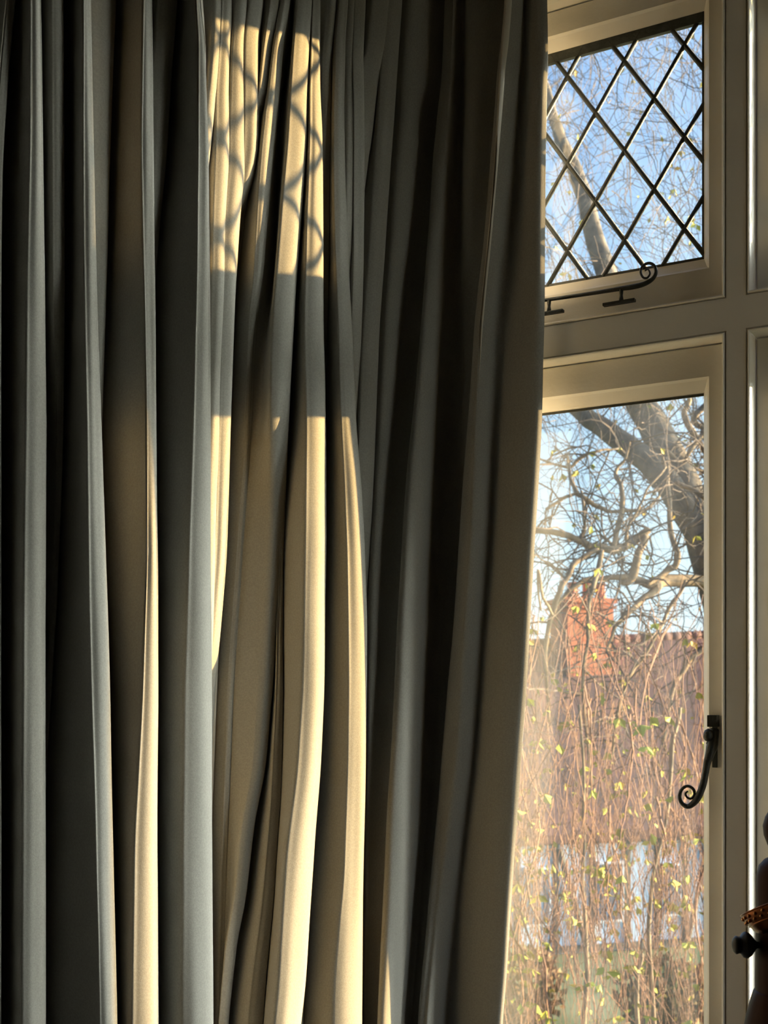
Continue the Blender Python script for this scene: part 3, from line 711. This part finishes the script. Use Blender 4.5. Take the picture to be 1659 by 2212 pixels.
# twigs: wandering fine shoots in the crown and hanging strands below
def strand(p, d, n, step, r0, droop, wander, rnd):
    pts = [p]; d = Vector(d).normalized()
    for k in range(n):
        d = (d+Vector((rnd.gauss(0, wander), rnd.gauss(0, wander), rnd.gauss(0, wander)-droop))).normalized()
        pts.append(pts[-1]+d*step)
    return pts, [r0*(1-0.75*k/n) for k in range(n+1)]
rnd = random.Random(11)
tw, ht, lf = [], [], []
def leaf_at(p, size, rnd):
    for _ in range(rnd.choice((1, 2, 3))):
        a, b = rnd.uniform(0, 6.28), rnd.uniform(-0.6, 0.6)
        d = Vector((math.cos(a)*0.6, math.sin(a)*0.6, -0.6+b)).normalized(); w = d.cross(Vector((rnd.uniform(-1, 1), rnd.uniform(-1, 1), 0.4))).normalized()
        nrm = d.cross(w)*size*0.15
        q = [p, p+d*size*0.5+w*size*0.30+nrm, p+d*size, p+d*size*0.5-w*size*0.30+nrm]
        lf.append((q, [(0, 1, 2), (0, 2, 3)]))
# in-crown twigs growing from the branches, finer shoots forking off them
src = [(q, b) for q, b in bps[:19]]+[(lp, None)]*3+[(tp[:40], None)]*2
for k in range(300):
    q, b = src[rnd.randrange(len(src))]
    p = q[rnd.randrange(len(q))]
    d = (rnd.gauss(0, 1), rnd.gauss(0, 0.6), rnd.gauss(0.15, 1))
    pts, rad = strand(p, d, rnd.randint(7, 14), rnd.uniform(.04, .09), rnd.uniform(.004, .008), rnd.uniform(0, .12), .26, rnd)
    tw.append(tube_vf(pts, rad, 3, cap=False))
    for _ in range(3):
        i_ = rnd.randrange(1, len(pts))
        p2, r2 = strand(pts[i_], (rnd.gauss(0, 1), rnd.gauss(0, .6), rnd.gauss(-.2, .8)), rnd.randint(5, 9), rnd.uniform(.03, .07), rnd.uniform(.0018, .0035), .12, .25, rnd)
        tw.append(tube_vf(p2, r2, 3, cap=False))
    if rnd.random() < 0.25: leaf_at(pts[rnd.randrange(3, len(pts))], rnd.uniform(.04, .08), rnd)
# high twigs seen through the leaded light
for k in range(1500):
    u, v, Y = rnd.uniform(1060, 1620), rnd.uniform(-160, 880), rnd.uniform(7.0, 11.0)
    p = P(u, v, Y)-WO
    pts, rad = strand(p, (rnd.gauss(0.25, .6), rnd.gauss(0, .4), rnd.gauss(-.5, .7)), rnd.randint(8, 14), rnd.uniform(.04, .08), rnd.uniform(.0018, .0042), .10, .25, rnd)
    tw.append(tube_vf(pts, rad, 3, cap=False))
    if rnd.random() < 0.12: leaf_at(pts[-1], rnd.uniform(.03, .06), rnd)
# hanging strands
for k in range(880):
    u, v, Y = rnd.uniform(1030, 1560), 1240+rnd.random()**0.85*760, rnd.uniform(5.6, 10.0)
    p = P(u, v, Y)-WO
    big = rnd.random() < 0.08
    pts, rad = strand(p, (rnd.gauss(0, .3), rnd.gauss(0, .3), -1), rnd.randint(10, 24), rnd.uniform(.05, .10), rnd.uniform(.005, .007) if big else rnd.uniform(.0016, .0036), .22, .17, rnd)
    ht.append(tube_vf(pts, rad, 3, cap=False))
    if rnd.random() < 0.55:
        p2, r2 = strand(pts[rnd.randrange(1, len(pts)-1)], (rnd.gauss(0, 1), rnd.gauss(0, 1), rnd.gauss(-.1, .6)), rnd.randint(3, 6), .04, .002, .12, .2, rnd)
        ht.append(tube_vf(p2, r2, 3, cap=False))
    if rnd.random() < 0.62: leaf_at(pts[rnd.randrange(2, len(pts))], rnd.uniform(.035, .075), rnd)
V_, F_ = merge(tw); t_ = mesh_obj('twigs', V_, F_, 'crown_twig', willow); t_['kind'] = 'stuff'
V_, F_ = merge(ht); t_ = mesh_obj('hanging_shoots', V_, F_, 'twig', willow); t_['kind'] = 'stuff'
V_, F_ = merge(lf); t_ = mesh_obj('leaves', V_, F_, 'leaf', willow); t_['kind'] = 'stuff'

# --- shrubs standing on the lawn in front of the house
def shrub(name, u, Y, w, h, label, seed):
    rr = random.Random(seed); c = P(u, HOR, Y)
    e_ = empty(name, (c.x, Y, GZ)); tag(e_, label, 'shrub', 'shrubs in front of the house')
    stems, lv2 = [], []
    for k in range(26):
        a = rr.uniform(0, 6.28); r_ = rr.random()**.5*w*.5
        top = Vector((math.cos(a)*r_, math.sin(a)*r_*.7, h*rr.uniform(.6, 1)))
        stems.append(tube_vf([Vector((top.x*.25, top.y*.25, 0)), Vector((top.x*.7, top.y*.7, top.z*.55)), top], [.03, .02, .006], 5))
    for k in range(1500):
        a = rr.uniform(0, 6.28); t = rr.random(); r_ = (rr.random()**.4)*w*.5*math.sin(math.pi*(0.12+0.80*t))**.6
        p = Vector((math.cos(a)*r_, math.sin(a)*r_*.7, h*(.04+.98*t)))
        d = Vector((rr.gauss(0, 1), rr.gauss(0, 1), rr.gauss(.3, 1))).normalized(); w_2 = d.cross(Vector((rr.gauss(0, 1), rr.gauss(0, 1), rr.gauss(0, 1)))).normalized(); z_ = rr.uniform(.10, .2)
        lv2.append(([p, p+d*z_*.5+w_2*z_*.3, p+d*z_, p+d*z_*.5-w_2*z_*.3], [(0, 1, 2), (0, 2, 3)]))
    mesh_obj('stems', *merge(stems), 'bark', e_); f_ = mesh_obj('foliage', *merge(lv2), 'shrub', e_); f_['kind'] = 'stuff'
shrub('garden_shrub', 1120, 19.5, 1.5, 1.2, 'russet leafy shrub on the lawn nearest the curtain edge', 5)
shrub('garden_shrub', 1440, 19.0, 1.6, 1.1, 'russet leafy shrub on the lawn below the iron window handle', 7)

# --- unseen tree stem added to keep the sun off most of the second light
st_ = empty('added_blocker_tree', (3.4, 2.255, GZ)); tag(st_, 'unseen bare tree stem added to the side of the bay to block the sun', 'tree')
gt = [(0, -.02, 0, .21), (0, -.02, 2.0, .19), (0, 0, 4.4, .18), (0, 0, 5.6, .18), (0, 0, 6.2, .19), (0.02, .0, 7.2, .21), (0.05, .02, 8.2, .17), (0.1, .05, 10.0, .12), (0.2, .1, 12.0, .06)]
gp = smoothpath(gt, 5)
mesh_obj('trunk', *tube_vf([q[:3] for q in gp], [q[3] for q in gp], 14), 'bark', st_, True)
for k in range(9):
    z0 = 7.4+k*0.5; a = k*2.4
    bp_ = smoothpath([(0.05, .03, z0, .06), (.5*math.cos(a), .5*math.sin(a), z0+.5, .045), (1.1*math.cos(a), 1.1*math.sin(a), z0+1.2, .03), (1.5*math.cos(a+.3), 1.5*math.sin(a+.3), z0+2.0, .012)], 5)
    mesh_obj('branch', *tube_vf([q[:3] for q in bp_], [q[3] for q in bp_], 8), 'bark', st_, True)
